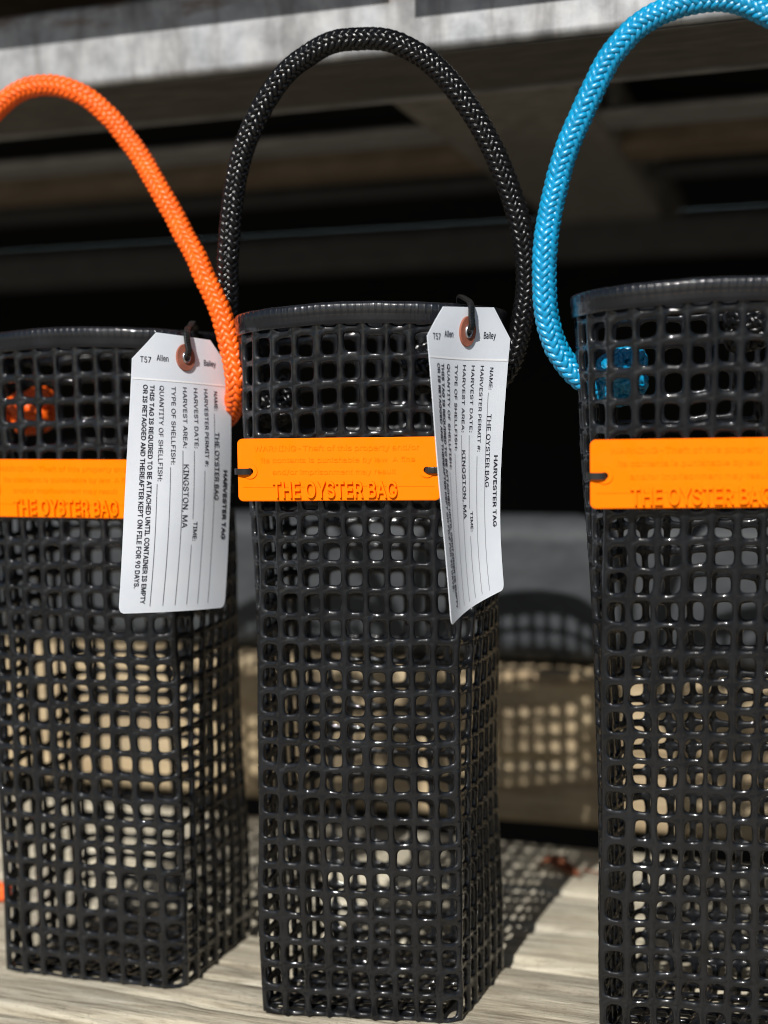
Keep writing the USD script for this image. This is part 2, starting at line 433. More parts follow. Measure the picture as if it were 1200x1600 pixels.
# ------------------------------------------------------------------ structure overhead and behind
YB = 0.10
pB = at_y(300, 118, YB)
ZB = pB[2]


def lipped_beam():
    b = rounded_bar(-0.75, 0.75, YB, YB + 0.088, ZB, ZB + 0.0365, 0.0035, 7)
    return b


beam = thing('galvanized_beam', 'weathered galvanised steel beam across the top, sunlit front streaked with dirt', 'beam', (0, YB, ZB))
part(beam, 'front_tube', lipped_beam(), M['galvanized'], smooth=40)
part(beam, 'shade_sheet', rounded_bar(-0.75, 0.75, YB + 0.0042, YB + 0.0875, ZB - 0.0010, ZB - 0.0001, 0.0004), M['beam_shade'], smooth=40)  # added thin dark sheet: shade of the beam's underside put into its colour
part(beam, 'rear_lip', rounded_bar(-0.75, 0.75, YB + 0.0885, YB + 0.0925, ZB - 0.0025, ZB + 0.03, 0.0012), M['rear_steel'], smooth=40)

# boards of the platform above, their front ends just above the picture; they shade the upper face of the beam
y1 = YB + 0.0
LZ = at_y(300, 42, YB)[2]
ov = 0.06
zo = LZ + ov * SUN[2] / -SUN[1]
xl = at_y(608, 5, YB)[0] + ov * SUN[0] / -SUN[1]
xr = at_y(650, 25, YB)[0] + ov * SUN[0] / -SUN[1]
ob = plank_mesh(-0.75, xl, YB - ov, YB + 0.12, zo + 0.03, 0.03, 11, dx=0.01, dy=0.004, edge=0.002)
top('platform_board', ob, M['dark_wood'], smooth=50, label='dark board of the platform above the beam, left of the narrow gap', cat='board')
z2 = at_y(650, 28, YB)[2]; ov2 = (zo - z2) / (SUN[2] / -SUN[1])
ob = plank_mesh(xr, 0.75, YB - ov2, YB + 0.12, zo + 0.03, 0.03, 12, dx=0.01, dy=0.004, edge=0.002)
top('platform_board', ob, M['dark_wood'], smooth=50, label='dark board of the platform above the beam, right of the narrow gap', cat='board')

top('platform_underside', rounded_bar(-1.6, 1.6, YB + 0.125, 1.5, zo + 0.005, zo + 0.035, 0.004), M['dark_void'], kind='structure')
top('black_backdrop', rounded_bar(-1.6, 1.6, 1.45, 1.5, -0.6, zo + 0.0, 0.004), M['dark_void'], kind='structure')  # added near-black backdrop that keeps the space under the platform dark
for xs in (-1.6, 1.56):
    top('side_light_block', rounded_bar(xs, xs + 0.04, 0.30, 1.448, -0.6, zo + 0.0, 0.004), M['dark_void'], kind='structure')  # unseen, added at both ends to stop light leaking in

# receding cross joist under the platform
d = np.array([-0.139, 0.990, 0.0])
j0 = at_z(805, 178, ZB - 0.001)
jv, jf = rounded_bar(0, 0.9, -0.047, 0.047, 0, 0.05, 0.004)
ang = math.atan2(d[1], d[0])
R_ = np.array([[math.cos(ang), -math.sin(ang), 0], [math.sin(ang), math.cos(ang), 0], [0, 0, 1]])
jv = jv @ R_.T + np.array([j0[0], YB + 0.096, ZB - 0.0005]) 
top('cross_joist', (jv, jf), M['joist_dust'], smooth=40, label='wide dusty joist running back from the beam into the dark', cat='joist')
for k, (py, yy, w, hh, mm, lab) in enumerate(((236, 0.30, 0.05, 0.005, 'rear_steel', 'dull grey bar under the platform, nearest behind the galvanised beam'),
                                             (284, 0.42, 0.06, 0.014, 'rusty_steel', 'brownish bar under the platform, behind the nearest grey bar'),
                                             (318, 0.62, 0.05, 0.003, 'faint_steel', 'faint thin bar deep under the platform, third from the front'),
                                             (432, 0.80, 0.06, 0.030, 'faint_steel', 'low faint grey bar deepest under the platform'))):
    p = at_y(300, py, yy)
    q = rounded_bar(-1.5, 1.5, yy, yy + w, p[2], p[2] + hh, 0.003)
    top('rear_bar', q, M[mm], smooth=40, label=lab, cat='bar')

# ------------------------------------------------------------------ the mesh bags
NA, NH = 256, 160


def rounded_quad(c, r=0.006, per=64):
    """Four corners (FL, FR, BR, BL) -> NA points, starting at the FL corner."""
    pts = []
    c = np.asarray(c, float)
    for k in range(4):
        p, q = c[k], c[(k + 1) % 4]
        for t in np.arange(per) / per:
            pts.append(p + (q - p) * t)
    pts = np.array(pts)
    ker = np.exp(-0.5 * (np.arange(-9, 10) / 4.0) ** 2); ker /= ker.sum()
    sm = sum(w * np.roll(pts, s, 0) for w, s in zip(ker, range(-9, 10)))
    return sm


def superellipse(cx, cy, a, b, th, e=2.8):
    t = np.radians(225 + 360 * np.arange(NA) / NA)
    c, s = np.cos(t), np.sin(t)
    X = a * np.sign(c) * np.abs(c) ** (2 / e)
    Y = b * np.sign(s) * np.abs(s) ** (2 / e)
    return np.c_[cx + X * math.cos(th) - Y * math.sin(th), cy + X * math.sin(th) + Y * math.cos(th)]


def equal_arc(p):
    q = np.vstack([p, p[:1]])
    d = np.r_[0, np.cumsum(np.linalg.norm(np.diff(q, axis=0), axis=1))]
    s = np.linspace(0, d[-1], NA, endpoint=False)
    return np.stack([np.interp(s, d, q[:, i]) for i in range(2)], 1), d[-1]


class Bag:
    def __init__(s, corners, mouth, H, seed, zdip=0.003, pw=1.25):
        s.corners, s.mouth, s.H, s.seed = np.asarray(corners, float), mouth, H, seed
        q, e = rounded_quad(corners), superellipse(*mouth)
        G = np.zeros((NH, NA, 3))
        cx, cy = e.mean(0)
        th = mouth[4]
        for i in range(NH):
            h = i / (NH - 1)
            w = h ** pw
            w = w * w * (3 - 2 * w) * 0.5 + w * 0.5
            p, L = equal_arc(q * (1 - w) + e * w)
            ax = (p[:, 0] - p[:, 0].mean()) * math.cos(th) + (p[:, 1] - p[:, 1].mean()) * math.sin(th)
            dip = zdip * (ax / 0.05) ** 2 * h ** 3
            G[i] = np.c_[p, np.full(NA, H * h) - dip]
        # gentle dents of the soft net
        nz = meshkit.fbm(np.stack([G[..., 0] * 22, G[..., 1] * 22, G[..., 2] * 12 + seed * 5], -1), 2, seed) - 0.5
        c = G.mean(1, keepdims=True)
        o = G - c; o[..., 2] = 0
        o /= np.linalg.norm(o, axis=-1, keepdims=True)
        hh = np.linspace(0, 1, NH)[:, None, None]
        G += o * nz[..., None] * 0.004 * np.clip(hh * 6, 0, 1) * np.clip((1 - hh) * 5, 0, 1)
        s.G = G
        du = np.roll(G, -1, 1) - np.roll(G, 1, 1)
        dv = np.gradient(G, axis=0)
        n_ = np.cross(du, dv)
        s.N = n_ / np.linalg.norm(n_, axis=-1, keepdims=True)

    def S(s, a, h):
        """Points and outward normals at perimeter fraction a (from the front left corner) and height fraction h."""
        a = np.asarray(a, float) % 1.0 * NA
        h = np.clip(np.asarray(h, float), 0, 1) * (NH - 1)
        pad = lambda A: np.concatenate([A[:, -3:], A, A[:, :3]], 1)
        P = np.stack([map_coordinates(pad(s.G[..., k]), [h, a + 3], order=1, mode='nearest') for k in range(3)], -1)
        N = np.stack([map_coordinates(pad(s.N[..., k]), [h, a + 3], order=1, mode='nearest') for k in range(3)], -1)
        return P, N / np.linalg.norm(N, axis=-1, keepdims=True)


def cell_template(nside=6, hx=0.352, hy=0.355, e=3.7):
    """One opening of the net: rings of points from the strand centre lines to the rim of the hole and round to the back."""
    t = np.linspace(-0.5, 0.5, nside, endpoint=False)
    B = np.concatenate([np.c_[t, np.full(nside, -0.5)], np.c_[np.full(nside, 0.5), t], np.c_[-t, np.full(nside, 0.5)], np.c_[np.full(nside, -0.5), -t]])
    ang = np.arctan2(B[:, 1], B[:, 0])
    c, s_ = np.cos(ang), np.sin(ang)
    rad = (np.abs(c / hx) ** e + np.abs(s_ / hy) ** e) ** (-1 / e)
    Hh = np.c_[c, s_] * rad[:, None]
    wv = np.clip((np.abs(B[:, 0]) - 0.28) / 0.22, 0, 1) ** 1.5       # 1 on vertical strands
    wv = np.where(np.abs(B[:, 0]) > 0.499, 1.0, wv)
    front = 0.65 + 0.95 * wv
    back = -(1.05 - 0.15 * wv)
    mid = -0.25 + 0.35 * wv
    rings = []
    for k, side in ((0, 1), (0.38, 1), (0.70, 1), (0.92, 1), (1.0, 0), (0.85, -1), (0.5, -1), (0, -1)):
        pos = B * (1 - k) + Hh * k
        prof = math.sqrt(max(0, 1 - k ** 2.2))
        tgt = front if side >= 0 else back
        z_ = mid + (tgt - mid) * prof if side != 0 else mid
        rings.append(np.c_[pos, z_ * 1e-3])
    return np.array(rings)


TPL = cell_template()


def net(fun, cols, rows, wrap, seed):
    nr, nb, _ = TPL.shape
    f0 = grid_faces(nr, nb, wrap_m=True)
    I, J = np.meshgrid(np.arange(cols), np.arange(rows), indexing='ij')
    I, J = I.ravel(), J.ravel()
    rg = np.random.default_rng(seed)
    wk = np.array([0, .38, .70, .92, 1.0, .85, .5, 0])[None, :, None]     # no change on the shared strand centres
    sx, sy = (1 + wk * rg.normal(0, 0.045, (len(I), 1, 1)) for _ in range(2))
    ox, oy = (wk * rg.normal(0, 0.022, (len(I), 1, 1)) for _ in range(2))
    sk = wk * rg.normal(0, 0.05, (len(I), 1, 1))
    gx = I[:, None, None] + 0.5 + TPL[None, ..., 0] * sx + ox
    gy = J[:, None, None] + 0.5 + TPL[None, ..., 1] * sy + oy + sk * TPL[None, ..., 0]
    gz = np.broadcast_to(TPL[None, ..., 2], gx.shape)
    # uneven strands: slow waver of the centre lines, small lumps of plastic
    gxm = np.mod(gx, cols) if wrap else gx
    edge = np.minimum(1, np.minimum(gxm, cols - gxm) * 1.0)
    P = np.stack([gxm * 0.9, gy * 0.9, np.full_like(gx, seed * 3.3)], -1)
    jx = (meshkit.noise(P, seed) - 0.5) * 0.16 * edge
    jy = (meshkit.noise(P + 40, seed + 1) - 0.5) * 0.16 * edge
    lump = (meshkit.noise(np.stack([gxm * 6, gy * 6, gz * 900 + seed], -1), seed + 2) - 0.5) * 0.42e-3 * edge
    p, n_ = fun(gx + jx, gy + jy)
    v = (p + n_ * (gz + np.sign(gz) * lump)[..., None]).reshape(-1, 3)
    f = (f0[None] + (np.arange(len(I)) * nr * nb)[:, None, None]).reshape(-1, 3)
    v, f = weld(v, f, 2e-6)
    t = trimesh.Trimesh(v, f, process=False)
    if t.volume < 0:
        f = f[:, ::-1]
    return v, f


def rim(bag, z0=-0.0085, z1=0.0004):
    k = 1120
    a = np.arange(k) / k
    P, N = bag.S(a, np.full(k, 1.0))
    N = N.copy(); N[:, 2] = 0; N /= np.linalg.norm(N, axis=1, keepdims=True)
    prof = [(1.7, -7.7), (2.25, -7.5), (2.45, -6.0), (2.4, -4.2), (2.5, -3.9), (2.55, -2.4), (2.45, -1.0), (2.0, -0.1), (1.2, 0.3), (0.1, 0.3), (-1.0, 0.2), (-1.8, -0.2), (-2.2, -1.2), (-2.3, -4.0), (-2.2, -7.4), (-1.6, -7.6)]
    ribw = np.array([0, 0, 0, 0, .25, 1, 1, .7, .3, .2, .3, .6, .6, 0.2, 0, 0])
    ph = (np.arange(k) % 10) / 10.0
    rib = np.exp(-((ph - 0.5) / 0.11) ** 2) * 0.15
    fine = (meshkit.noise(np.c_[a * 900, np.zeros(k), np.zeros(k)], 5) - 0.5) * 0.12
    wav = (meshkit.noise(np.c_[a * 40, np.zeros(k), np.zeros(k)], 8) - 0.5) * 0.25
    v = np.zeros((k, len(prof), 3))
    for j, (o, zz) in enumerate(prof):
        sg = 1 if o > 0 else -1
        off = (o + sg * (rib * ribw[j] + fine * 0.6)) * 1e-3
        v[:, j] = P + N * off[:, None]
        v[:, j, 2] += (zz + (rib * 0.5 if j in (7, 8, 9, 10) else 0) + wav) * 1e-3
    f = grid_faces(k, len(prof), wrap_n=True, wrap_m=True)
    t = trimesh.Trimesh(v.reshape(-1, 3), f, process=False)
    if t.volume < 0:
        t.invert()
    return np.array(t.vertices), np.array(t.faces)


def overhand(center, size, axis_x, axis_y, r):
    t = np.linspace(0.25, 2 * np.pi - 0.1, 90)
    ax, ay = np.asarray(axis_x, float), np.asarray(axis_y, float)
    az = np.cross(ax, ay)
    X = np.sin(t) + 2 * np.sin(2 * t); Y = np.cos(t) - 2 * np.cos(2 * t); Z = -np.sin(3 * t) * 1.15
    return np.asarray(center) + size / 3 * (X[:, None] * ax + Y[:, None] * ay) + r * 1.05 * Z[:, None] * az


def knot_mesh(p, r, seed):
    p, _ = resample(p, 0.0008)
    v, f = tube(p, r, 20)
    c = v.mean(0)
    nz = meshkit.fbm(v * 420 + seed, 3, seed) - 0.5
    return v + (v - c) / np.linalg.norm(v - c, axis=1, keepdims=True) * (nz * 0.0022)[:, None], f


def place2d(mesh, o, ex, ey, ez):
    v = np.array(mesh.vertices if hasattr(mesh, 'vertices') else mesh[0])
    f = np.array(mesh.faces if hasattr(mesh, 'faces') else mesh[1])
    return o + v[:, :1] * ex + v[:, 1:2] * ey + v[:, 2:3] * ez, f


def fit_text(text, width, height, depth, bold=False):
    t = meshkit.text_mesh(text, height, depth, bold)
    v = np.array(t.vertices)
    v[:, 0] -= v[:, 0].min()
    v[:, 0] *= width / v[:, 0].max()
    t.vertices = v
    return t


PW, PH = 0.0750, 0.0230


def plate_body():
    p = sbox(-PW / 2 + .002, -PH / 2 + .002, PW / 2 - .002, PH / 2 - .002).buffer(0.002, 12)
    for sx in (-1, 1):
        p = p.difference(Point(sx * (PW / 2 - 0.0047), -0.0005).buffer(0.00125, 10))
    lay = []
    b = 0.00025
    lo = trimesh.creation.extrude_polygon(p.buffer(-b), 0.0016, engine='earcut')
    hi = trimesh.creation.extrude_polygon(p, 0.0016 - 2 * b, engine='earcut'); hi.apply_translation([0, 0, b])
    return trimesh.util.concatenate([lo, hi])


def strap(pts, w_dir, w, th, teeth=True):
    """A flat strap swept along a path, ribbed across like a cable tie."""
    pts, s = resample(pts, 0.00025)
    t = np.gradient(pts, axis=0); t /= np.linalg.norm(t, axis=1, keepdims=True)
    wd = np.asarray(w_dir, float)[None] - t * (t @ np.asarray(w_dir, float))[:, None]
    wd /= np.linalg.norm(wd, axis=1, keepdims=True)
    n_ = np.cross(t, wd)
    rb = 1 + (0.22 * (np.sin(s / 0.0010 * 2 * np.pi) > 0) if teeth else 0)
    prof = [(-1, -1), (1, -1), (1, .7), (.75, 1), (-.75, 1), (-1, .7)]
    v = np.stack([pts + wd * (a * w / 2) + n_ * ((b * th / 2) * (rb * np.ones(len(pts)) if b == 1 else np.ones(len(pts))))[:, None] for a, b in prof], 1)
    f = grid_faces(len(pts), len(prof), wrap_m=True)
    k = len(prof); e = (len(pts) - 1) * k
    cap = np.array([[0, i, i + 1] for i in range(1, k - 1)])
    f = np.vstack([f, cap, cap[:, ::-1] + e])
    t_ = trimesh.Trimesh(v.reshape(-1, 3), f, process=False)
    if t_.volume < 0:
        t_.invert()
    return np.array(t_.vertices), np.array(t_.faces)


def build_bag(label, corners, mouth, H, seed, rope_mat_, rope_pts, knots, plate_px, plate_at, plate_yaw, plate_tilt, clips=()):
    c = np.asarray(corners).mean(0)
    b = Bag(corners, mouth, H, seed)
    root = thing('mesh_bag', label, 'mesh bag', (c[0], c[1], 0), 'black mesh bags standing in a row on the deck')
    cols, rows = 32, 28
    sd = part(root, 'side_net', net(lambda gx, gy: b.S(gx / cols, gy / rows), cols, rows, True, seed), M['mesh_plastic'], smooth=True)
    q = b.G[2]
    quad = np.array([q[0], q[NA // 4], q[NA // 2], q[3 * NA // 4]])

    def base(gx, gy):
        u, w = (gx / 8)[..., None], (gy / 8)[..., None]
        p = quad[0] * (1 - u) * (1 - w) + quad[1] * u * (1 - w) + quad[2] * u * w + quad[3] * (1 - u) * w
        p = p.copy(); p[..., 2] = 0.0028
        return p, np.broadcast_to([0, 0, -1.0], p.shape)
    part(root, 'base_net', net(base, 8, 8, False, seed + 50), M['mesh_plastic'], smooth=True)
    part(root, 'rim_trim', rim(b), M['rim_plastic'], smooth=60)
    # handle
    hd = part(root, 'rope_handle', braid(rope_pts, seed=seed), rope_mat_, smooth=True)
    for kc, kx, ky in knots:
        part(hd, 'knot', braid(overhand(kc, 0.0068, kx, ky, 0.0042), 0.0041, seed=seed + 3), rope_mat_, smooth=True)
    # name plate
    ez = np.array([math.sin(plate_yaw), -math.cos(plate_yaw), 0.0])
    ex = np.array([math.cos(plate_yaw), math.sin(plate_yaw), 0.0])
    ex = ex * math.cos(plate_tilt) + np.array([0, 0, 1.0]) * math.sin(plate_tilt)
    ey = np.cross(ez, ex)
    a = np.linspace(0.02, 0.23, 40)
    hz = (plate_px[2]) / H
    P, _ = b.S(a, np.full(40, hz))
    sdist = ((P - P[20]) @ ez).max()
    p0 = P[20] + ez * (sdist + 0.0019)
    hit = at_plane(plate_px[0], plate_px[1], p0, ez)
    o = hit - ex * (plate_at[0] * PW) - ey * (plate_at[1] * PH)
    pl = part(root, 'name_plate', place2d(plate_body(), o, ex, ey, ez), M['orange_plastic'], smooth=30)
    top_z = 0.00155
    raised = []
    for text, x0, x1, yy, hgt, dep, bold in (('WARNING-Theft of this property and/or', -.415, .40, .30, .0019, .00026, False),
                                             ('its contents is punishable by law  A fine', -.38, .38, .115, .0018, .00026, False),
                                             ('and/or imprisonment may result', -.325, .285, -.075, .0018, .00026, False),
                                             ('THE OYSTER BAG', -.323, .292, -.44, .0056, .0012, True)):
        t = fit_text(text, (x1 - x0) * PW, hgt, dep, bold)
        t.apply_translation([x0 * PW, yy * PH, top_z])
        if bold:
            v = np.array(t.vertices); v[:, 0] -= (v[:, 1] - yy * PH) * 0.04; t.vertices = v
        part(pl, 'raised_lettering', place2d(t, o, ex, ey, ez), M['orange_plastic'])
    for sx in (-1, 1):
        ring = trimesh.creation.annulus(0.00125, 0.0027, 0.0005, sections=40)
        ring.apply_translation([sx * (PW / 2 - 0.0047), -0.0005, 0.00175])
        part(pl, 'eye_ring', place2d(ring, o, ex, ey, ez), M['orange_plastic'], smooth=30)
    seam = trimesh.creation.box([PW - 0.004, 0.00022, 0.0002]); seam.apply_translation([0, -0.0062, 0.00166])
    part(pl, 'mould_line', place2d(seam, o, ex, ey, ez), M['orange_plastic'])
    for sx in (-1, 1):
        L = lambda x_, z_: o + ex * (sx * x_) + ey * (-0.0005) + ez * z_
        h = PW / 2
        pts = [L(h - .0047, -.004), L(h - .0047, 0.0), L(h - .0045, .0022), L(h - .0030, .0028), L(h - .0012, .0026), L(h + .0003, .0019), L(h + .0009, -.0004), L(h - .0002, -.0045)]
        part(root, 'cable_tie', strap(pts, ey, 0.0022, 0.0010), M['tie_plastic'], smooth=30)
    for aa, hh in clips:
        P, N = b.S(np.array([aa]), np.array([hh]))
        P, N = P[0], N[0]
        tdir = np.cross([0, 0, 1.0], N)
        cir = np.array([P + N * 0.0026 * math.cos(q_) + tdir * 0.0040 * math.sin(q_) for q_ in np.linspace(0.3, 2 * np.pi - 0.3, 24)])
        part(root, 'seam_clip', strap(cir, [0, 0, 1.0], 0.0030, 0.0008, False), M['clip_metal'], smooth=30)
    return b, root


def rope_path(px, p0, n_, bend=None):
    """Points of a handle: pixels on the bag's upright middle plane, bent off it by bend metres along the plane's normal."""
    out = []
    for i, (a, b_) in enumerate(px):
        p = at_plane(a, b_, np.asarray(p0) + (0 if bend is None else bend[i]) * n_, n_)
        out.append(p)
    return np.array(out)


def nrm(th):
    return np.array([-math.sin(th), math.cos(th), 0.0])


r = math.radians
# middle bag
thM = r(11)
cM = np.array([0.0358, 0.039])
px = [(412, 622), (385, 600), (366, 560), (357, 500), (357, 430), (364, 330), (383, 235), (420, 150), (488, 82), (575, 57), (640, 74), (692, 116), (737, 172), (772, 235), (801, 312), (819, 385), (825, 450), (819, 505), (803, 560), (775, 600), (745, 618)]
pathM = rope_path(px, (*cM, 0), nrm(thM), [.002] * 4 + [0] * 17)
kn = [(at_plane(432, 628, (*cM, 0), nrm(thM)), (0, 0, 1), nrm(thM)), (at_plane(668, 575, (*cM, 0), nrm(thM)), (0, 0, 1), nrm(thM))]
bagM, rootM = build_bag('black mesh bag with a black braided rope handle, standing between the other two',
                        [(0.0, 0.0), (0.0745, 0.0140), (0.0735, 0.0760), (-0.003, 0.066)], (cM[0], cM[1], 0.0492, 0.0335, thM), 0.2680, 1,
                        M['black_rope'], pathM, kn, (529, 733, 0.206), (0, 0), r(12.5), r(-0.2),
                        [(0.5, 0.12), (0.5, 0.30), (0.5, 0.47), (0.5, 0.62)])
# left bag
thL = r(6)
cL = np.array([-0.0850, 0.042])
px = [(335, 668), (350, 655), (366, 630), (368, 598), (362, 555), (346, 492), (318, 425), (280, 350), (240, 280), (198, 214), (150, 164), (100, 137), (55, 134), (10, 155), (-35, 205), (-75, 290), (-100, 400), (-98, 520), (-70, 600), (-20, 640), (20, 648)]
pathL = rope_path(px, (*cL, 0), nrm(thL), [0, -.012, -.026, -.031, -.031, -.028, -.022, -.013, -.006] + [0] * 12)
kn = [(at_plane(52, 642, (*cL, 0), nrm(thL)), (0, 0, 1), nrm(thL))]
bagL, rootL = build_bag('black mesh bag with a bright orange braided rope handle, a white tag at its right',
                        [(-0.1203, 0.0031), (-0.0400, 0.0079), (-0.0440, 0.0800), (-0.1210, 0.0740)], (cL[0], cL[1], 0.0505, 0.0335, thL), 0.2630, 2,
                        M['orange_rope'], pathL, kn, (188, 764, 0.206), (.292, 0), r(5), r(-0.5))
# right bag
thR = r(14)
cR = np.array([0.1708, 0.034])
px = [(960, 600), (925, 595), (888, 570), (860, 520), (850, 455), (853, 395), (865, 320), (885, 240), (914, 162), (950, 93), (1000, 38), (1058, 8), (1112, 0), (1170, 10), (1232, 45), (1290, 110), (1335, 210), (1360, 350), (1362, 470), (1335, 560), (1290, 595), (1255, 600)]
pathR = rope_path(px, (*cR, 0), nrm(thR), [0, 0, 0, -.002, -.003, -.003] + [0] * 16)
kn = [(at_plane(972, 588, (*cR, 0), nrm(thR)), (0, 0, 1), nrm(thR))]
bagR, rootR = build_bag('black mesh bag with a sky blue braided rope handle, cut off by the right edge',
                        [(0.1302, 0.0070), (0.2055, 0.0190), (0.2030, 0.0880), (0.1285, 0.0760)], (cR[0], cR[1], 0.0508, 0.0335, thR), 0.2705, 3,
                        M['blue_rope'], pathR, kn, (922, 741, 0.206), (-.5, 0), r(16), r(-0.2))

kb = at_plane(1172, 505, (*cR, 0), nrm(thR))
part(rootR, 'knot', braid(overhand(kb, 0.0058, (0, 0, 1), nrm(thR), 0.0040), 0.0040, seed=21), M['black_rope'], smooth=True, label='black cord knot inside under the rim')

# ------------------------------------------------------------------ the paper tags
TW, TL = 0.060, 0.120


class Tag:
    def __init__(s, left, right, bulge):
        V = [0, .5, 1]
        s.l = CubicSpline(V, [at_depth(*p) for p in left])
        s.r = CubicSpline(V, [at_depth(*p) for p in right])
        s.bulge = bulge

    def P(s, u, v):
        u, v = np.asarray(u, float), np.asarray(v, float)
        a, b = s.l(v), s.r(v)
        n_ = np.cross(b - a, s.l(v, 1)); n_ /= np.linalg.norm(n_, axis=-1, keepdims=True)
        n_ = -n_ * np.sign((n_ * FWD).sum(-1, keepdims=True))          # towards the viewer
        w = s.bulge * np.sin(np.pi * u) * (0.35 + 0.65 * np.sin(np.pi * np.clip(v * 0.75, 0, 1))) + 0.00015 * np.sin(u * 5 + v * 9)
        return a + (b - a) * u[..., None] + n_ * w[..., None], n_

    def lift(s, u, v, h):
        p, n_ = s.P(u, v)
        e = 1e-3
        du = s.P(u + e, v)[0] - s.P(u - e, v)[0]; dv = s.P(u, v + e)[0] - s.P(u, v - e)[0]
        k = np.cross(du, dv); k /= np.linalg.norm(k, axis=-1, keepdims=True)
        k = k * np.sign((k * n_).sum(-1, keepdims=True))
        return p + k * np.asarray(h)[..., None]

    def sheet(s):
        vs = np.r_[np.linspace(0, 0.095, 8), np.linspace(0.12, 0.97, 40), 0.978, .985, .991, .996, 1.0]
        ch = np.clip(1 - vs / 0.095, 0, 1) * 0.215
        rc = np.where(vs > 0.97, 0.04 * (1 - np.sqrt(np.clip(1 - ((vs - 0.97) / 0.03) ** 2, 0, 1))), 0)
        m0 = ch + rc
        k = 26
        U = m0[:, None] + (1 - 2 * m0[:, None]) * np.linspace(0, 1, k)[None]
        V = np.broadcast_to(vs[:, None], U.shape)
        a = s.lift(U, V, np.full(U.shape, 0.00012)); b = s.lift(U, V, np.full(U.shape, -0.00012))
        n0 = len(vs)
        f = grid_faces(n0, k)
        v = np.vstack([a.reshape(-1, 3), b.reshape(-1, 3)])
        ring = np.concatenate([np.arange(k), np.arange(1, n0) * k + k - 1, (n0 - 1) * k + np.arange(k - 2, -1, -1), np.arange(n0 - 2, 0, -1) * k])
        rn = np.roll(ring, -1); N_ = n0 * k
        f = np.vstack([f, f[:, ::-1] + N_, np.c_[ring, rn, rn + N_], np.c_[ring, rn + N_, ring + N_]])
        t = trimesh.Trimesh(v, f, process=False)
        if t.volume < 0:
            t.invert()
        return np.array(t.vertices), np.array(t.faces)

    def wrap(s, v, f, h0=0.00022):
        """(x = u in metres, y = v in metres, z) -> on the sheet."""
        return s.lift(v[:, 0] / TW, v[:, 1] / TL, v[:, 2] + h0), f


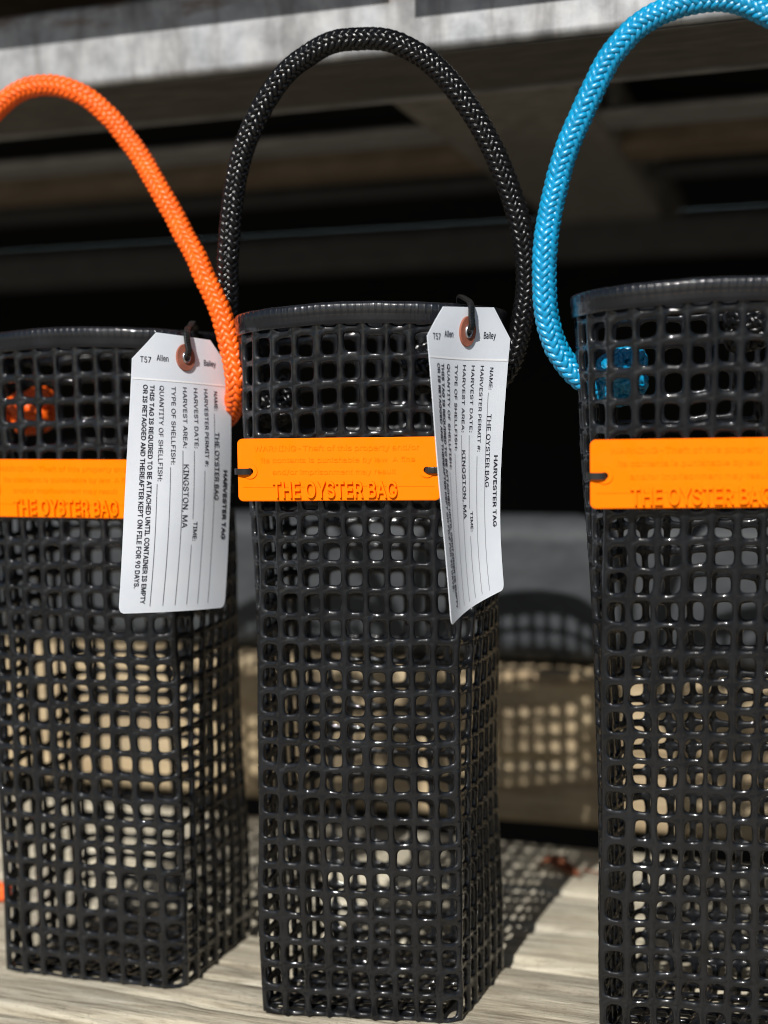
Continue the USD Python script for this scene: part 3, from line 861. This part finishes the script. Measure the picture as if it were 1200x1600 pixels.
def build_tag(label, tg, eye, tie_top, rootgroup):
    p0 = tg.P(np.array(.5), np.array(.06))[0]
    root = thing('paper_tag', label, 'tag', p0, rootgroup)
    sheet = part(root, 'paper', tg.sheet(), M['paper'], smooth=40)

    def down(text, u, v0, v1, h, bold=False):
        t = fit_text(text, (v1 - v0) * TL, h, 0.00005, bold)
        v = np.array(t.vertices)
        w = np.c_[u * TW + v[:, 1], v0 * TL + v[:, 0], v[:, 2]]
        return tg.wrap(w, np.array(t.faces)[:, ::-1])

    def line(u, v0, v1, wd=0.00022):
        k = 30
        vv = np.linspace(v0, v1, k) * TL
        a = np.c_[np.full(k, u * TW), vv, np.full(k, 5e-5)]; b = a.copy(); b[:, 0] += wd
        w = np.stack([a, b], 1).reshape(-1, 3)
        return tg.wrap(w, grid_faces(k, 2))
    H1 = 0.0023
    rows = [('HARVESTER TAG', .905, .475, .735, .0026, True), ('NAME:', .80, .185, .255, H1, False), ('THE OYSTER BAG', .80, .335, .585, .0029, False),
            ('HARVESTER PERMIT #:', .69, .18, .46, H1, False), ('HARVEST DATE:', .58, .18, .395, H1, False), ('TIME:', .585, .665, .735, H1, False),
            ('HARVEST AREA:', .47, .18, .395, H1, False), ('KINGSTON, MA', .475, .455, .685, .0029, False), ('TYPE OF SHELLFISH:', .36, .18, .455, H1, False),
            ('QUANTITY OF SHELLFISH:', .25, .18, .515, H1, False), ('THIS TAG IS REQUIRED TO BE ATTACHED UNTIL CONTAINER IS EMPTY', .165, .18, .965, .0022, True),
            ('OR IS RETAGGED AND THEREAFTER KEPT ON FILE FOR 90 DAYS.', .105, .18, .905, .0022, True)]
    for text, u, v0, v1, h, bold in rows:
        part(sheet, 'printed_line', down(text, u, v0, v1, h, bold), M['ink'])
    for u, v0, v1 in ((.795, .265, .975), (.685, .475, .975), (.575, .405, .655), (.575, .75, .975), (.465, .405, .975), (.355, .465, .975), (.245, .525, .975)):
        part(sheet, 'ruled_line', line(u, v0, v1), M['ink'])
    for text, u, v_, w in (('T57', .07, .105, .0058), ('Allen', .22, .095, .0066), ('Bailey', .70, .095, .0080)):
        t = fit_text(text, w, 0.0024, 0.00005)
        v = np.array(t.vertices)
        part(sheet, 'printed_word', tg.wrap(np.c_[u * TW + v[:, 0], v_ * TL - v[:, 1], v[:, 2]], np.array(t.faces)[:, ::-1]), M['ink'])
    k = 40
    uu = np.linspace(.01, .99, k) * TW
    a = np.c_[uu, np.full(k, .158 * TL), np.full(k, 3e-5)]; b = a.copy(); b[:, 1] += 0.0007
    part(sheet, 'crease', tg.wrap(np.stack([a, b], 1).reshape(-1, 3), grid_faces(k, 2)), M['crease'])
    # washer and eyelet
    eu, ev = eye
    kk = 40
    an = np.linspace(0, 2 * np.pi, kk, endpoint=False)

    def ringmesh(prof):
        v = np.concatenate([np.c_[eu * TW + rr * np.cos(an), ev * TL + rr * np.sin(an), np.full(kk, zz)] for rr, zz in prof])
        return tg.wrap(v, grid_faces(len(prof), kk, wrap_m=True), 0.0001)
    part(root, 'washer', ringmesh([(.0057, 0), (.0057, .0006), (.0055, .0008), (.0018, .0008)]), M['fibre'], smooth=30)
    part(root, 'eyelet', ringmesh([(.0026, .0008), (.0025, .0013), (.0021, .0016), (.0017, .0014), (.0014, .0006), (.00135, -.001)]), M['eyelet'], smooth=True)
    hole = ringmesh([(.00138, .0004), (.0002, .0004)])
    part(root, 'eyelet_hole', hole, M['dark_void'])
    c = tg.lift(np.array(eu), np.array(ev), np.array(0.0005))
    n_ = tg.lift(np.array(eu), np.array(ev), np.array(0.0015)) - c; n_ /= np.linalg.norm(n_)
    tt = np.asarray(tie_top, float)
    up = np.array([0, 0, 1.0])
    mid = (c + tt) / 2
    on = lambda v_, h_: tg.lift(np.array(eu), np.array(v_), np.array(h_))
    pts = [c - n_ * .002, on(ev - .002, .0016), on(ev - .018, .0026), on(ev * .45, .0022), on(-.004, .0016), (on(-.025, .0012) + tt) / 2 + up * .0004, tt + up * .0016 + FWD * .001, tt + FWD * .0055 - up * .0005, tt + FWD * .0070 - up * .006]
    part(root, 'hanging_tie', strap(pts, np.cross(n_, up), 0.0023, 0.0011), M['tie_plastic'], smooth=30)
    return root


def depth(p):
    return (np.asarray(p) - CAM) @ FWD


TG = 'white harvest tags tied to the bag rims'
tagM = Tag([(663, 478, .530), (684, 725, .530), (705, 978, .530)], [(803, 480, .557), (783, 722, .557), (787, 921, .556)], -0.0034)
build_tag('white paper tag turned edgeways on the black-handled middle bag', tagM, (.5, .075), at_depth(719, 470, .552), None)
tagL = Tag([(208, 515, .566), (197, 745, .565), (185, 959, .565)], [(357, 536, .596), (360, 745, .598), (350, 949, .598)], 0.004)
build_tag('white paper tag hanging at the right of the orange-handled left bag', tagL, (.5, .075), at_depth(302, 511, .598), None)

# ------------------------------------------------------------------ small things on the deck
lc = at_z(872, 1364, 0.001)
k = 14
tt = np.linspace(0, 1, k)
wd = 0.006 * np.sin(np.pi * tt) ** 0.7
lv = []
for j, s_ in enumerate(np.linspace(-1, 1, 7)):
    jag = 1 + 0.18 * np.sin(tt * 40)
    lv.append(np.c_[lc[0] + (tt - .5) * 0.024, lc[1] + s_ * wd * jag, 0.0025 + 0.004 * s_ ** 2 * np.sin(np.pi * tt) + 0.002 * np.sin(tt * 5)])
lv = np.stack(lv, 1)
blade = (lv.reshape(-1, 3), grid_faces(k, 7))
lf = thing('dry_leaf', 'curled reddish brown dry leaf on the deck behind the middle bag', 'leaf', (lc[0], lc[1], 0))
part(lf, 'blade', blade, M['leaf'], smooth=True)
part(lf, 'stalk', tube(np.array([[lc[0] + .012, lc[1], .004], [lc[0] + .017, lc[1] + .001, .003], [lc[0] + .022, lc[1] + .003, .0015]]), 0.0005, 6), M['leaf'], smooth=True)
oc = at_z(-6, 1392, 0.004)
top('rope_offcut', braid(np.array([[oc[0] - .06, oc[1] + .012, .0048], [oc[0] - .03, oc[1] + .003, .0048], [oc[0] - .012, oc[1], .0048], [oc[0] + 0.008, oc[1] - 0.001, .0048]]), seed=9), M['orange_rope'], smooth=True,
    label='short end of orange rope on the deck at the far left edge', cat='rope')

if __name__ == '__main__':
    for nm, bg in (('L', bagL), ('M', bagM), ('R', bagR)):
        print(nm, 'front depth at plate', [round(depth(bg.S(np.array([a]), np.array([.77]))[0][0]), 3) for a in (0, .06, .125, .19, .25, .37)])
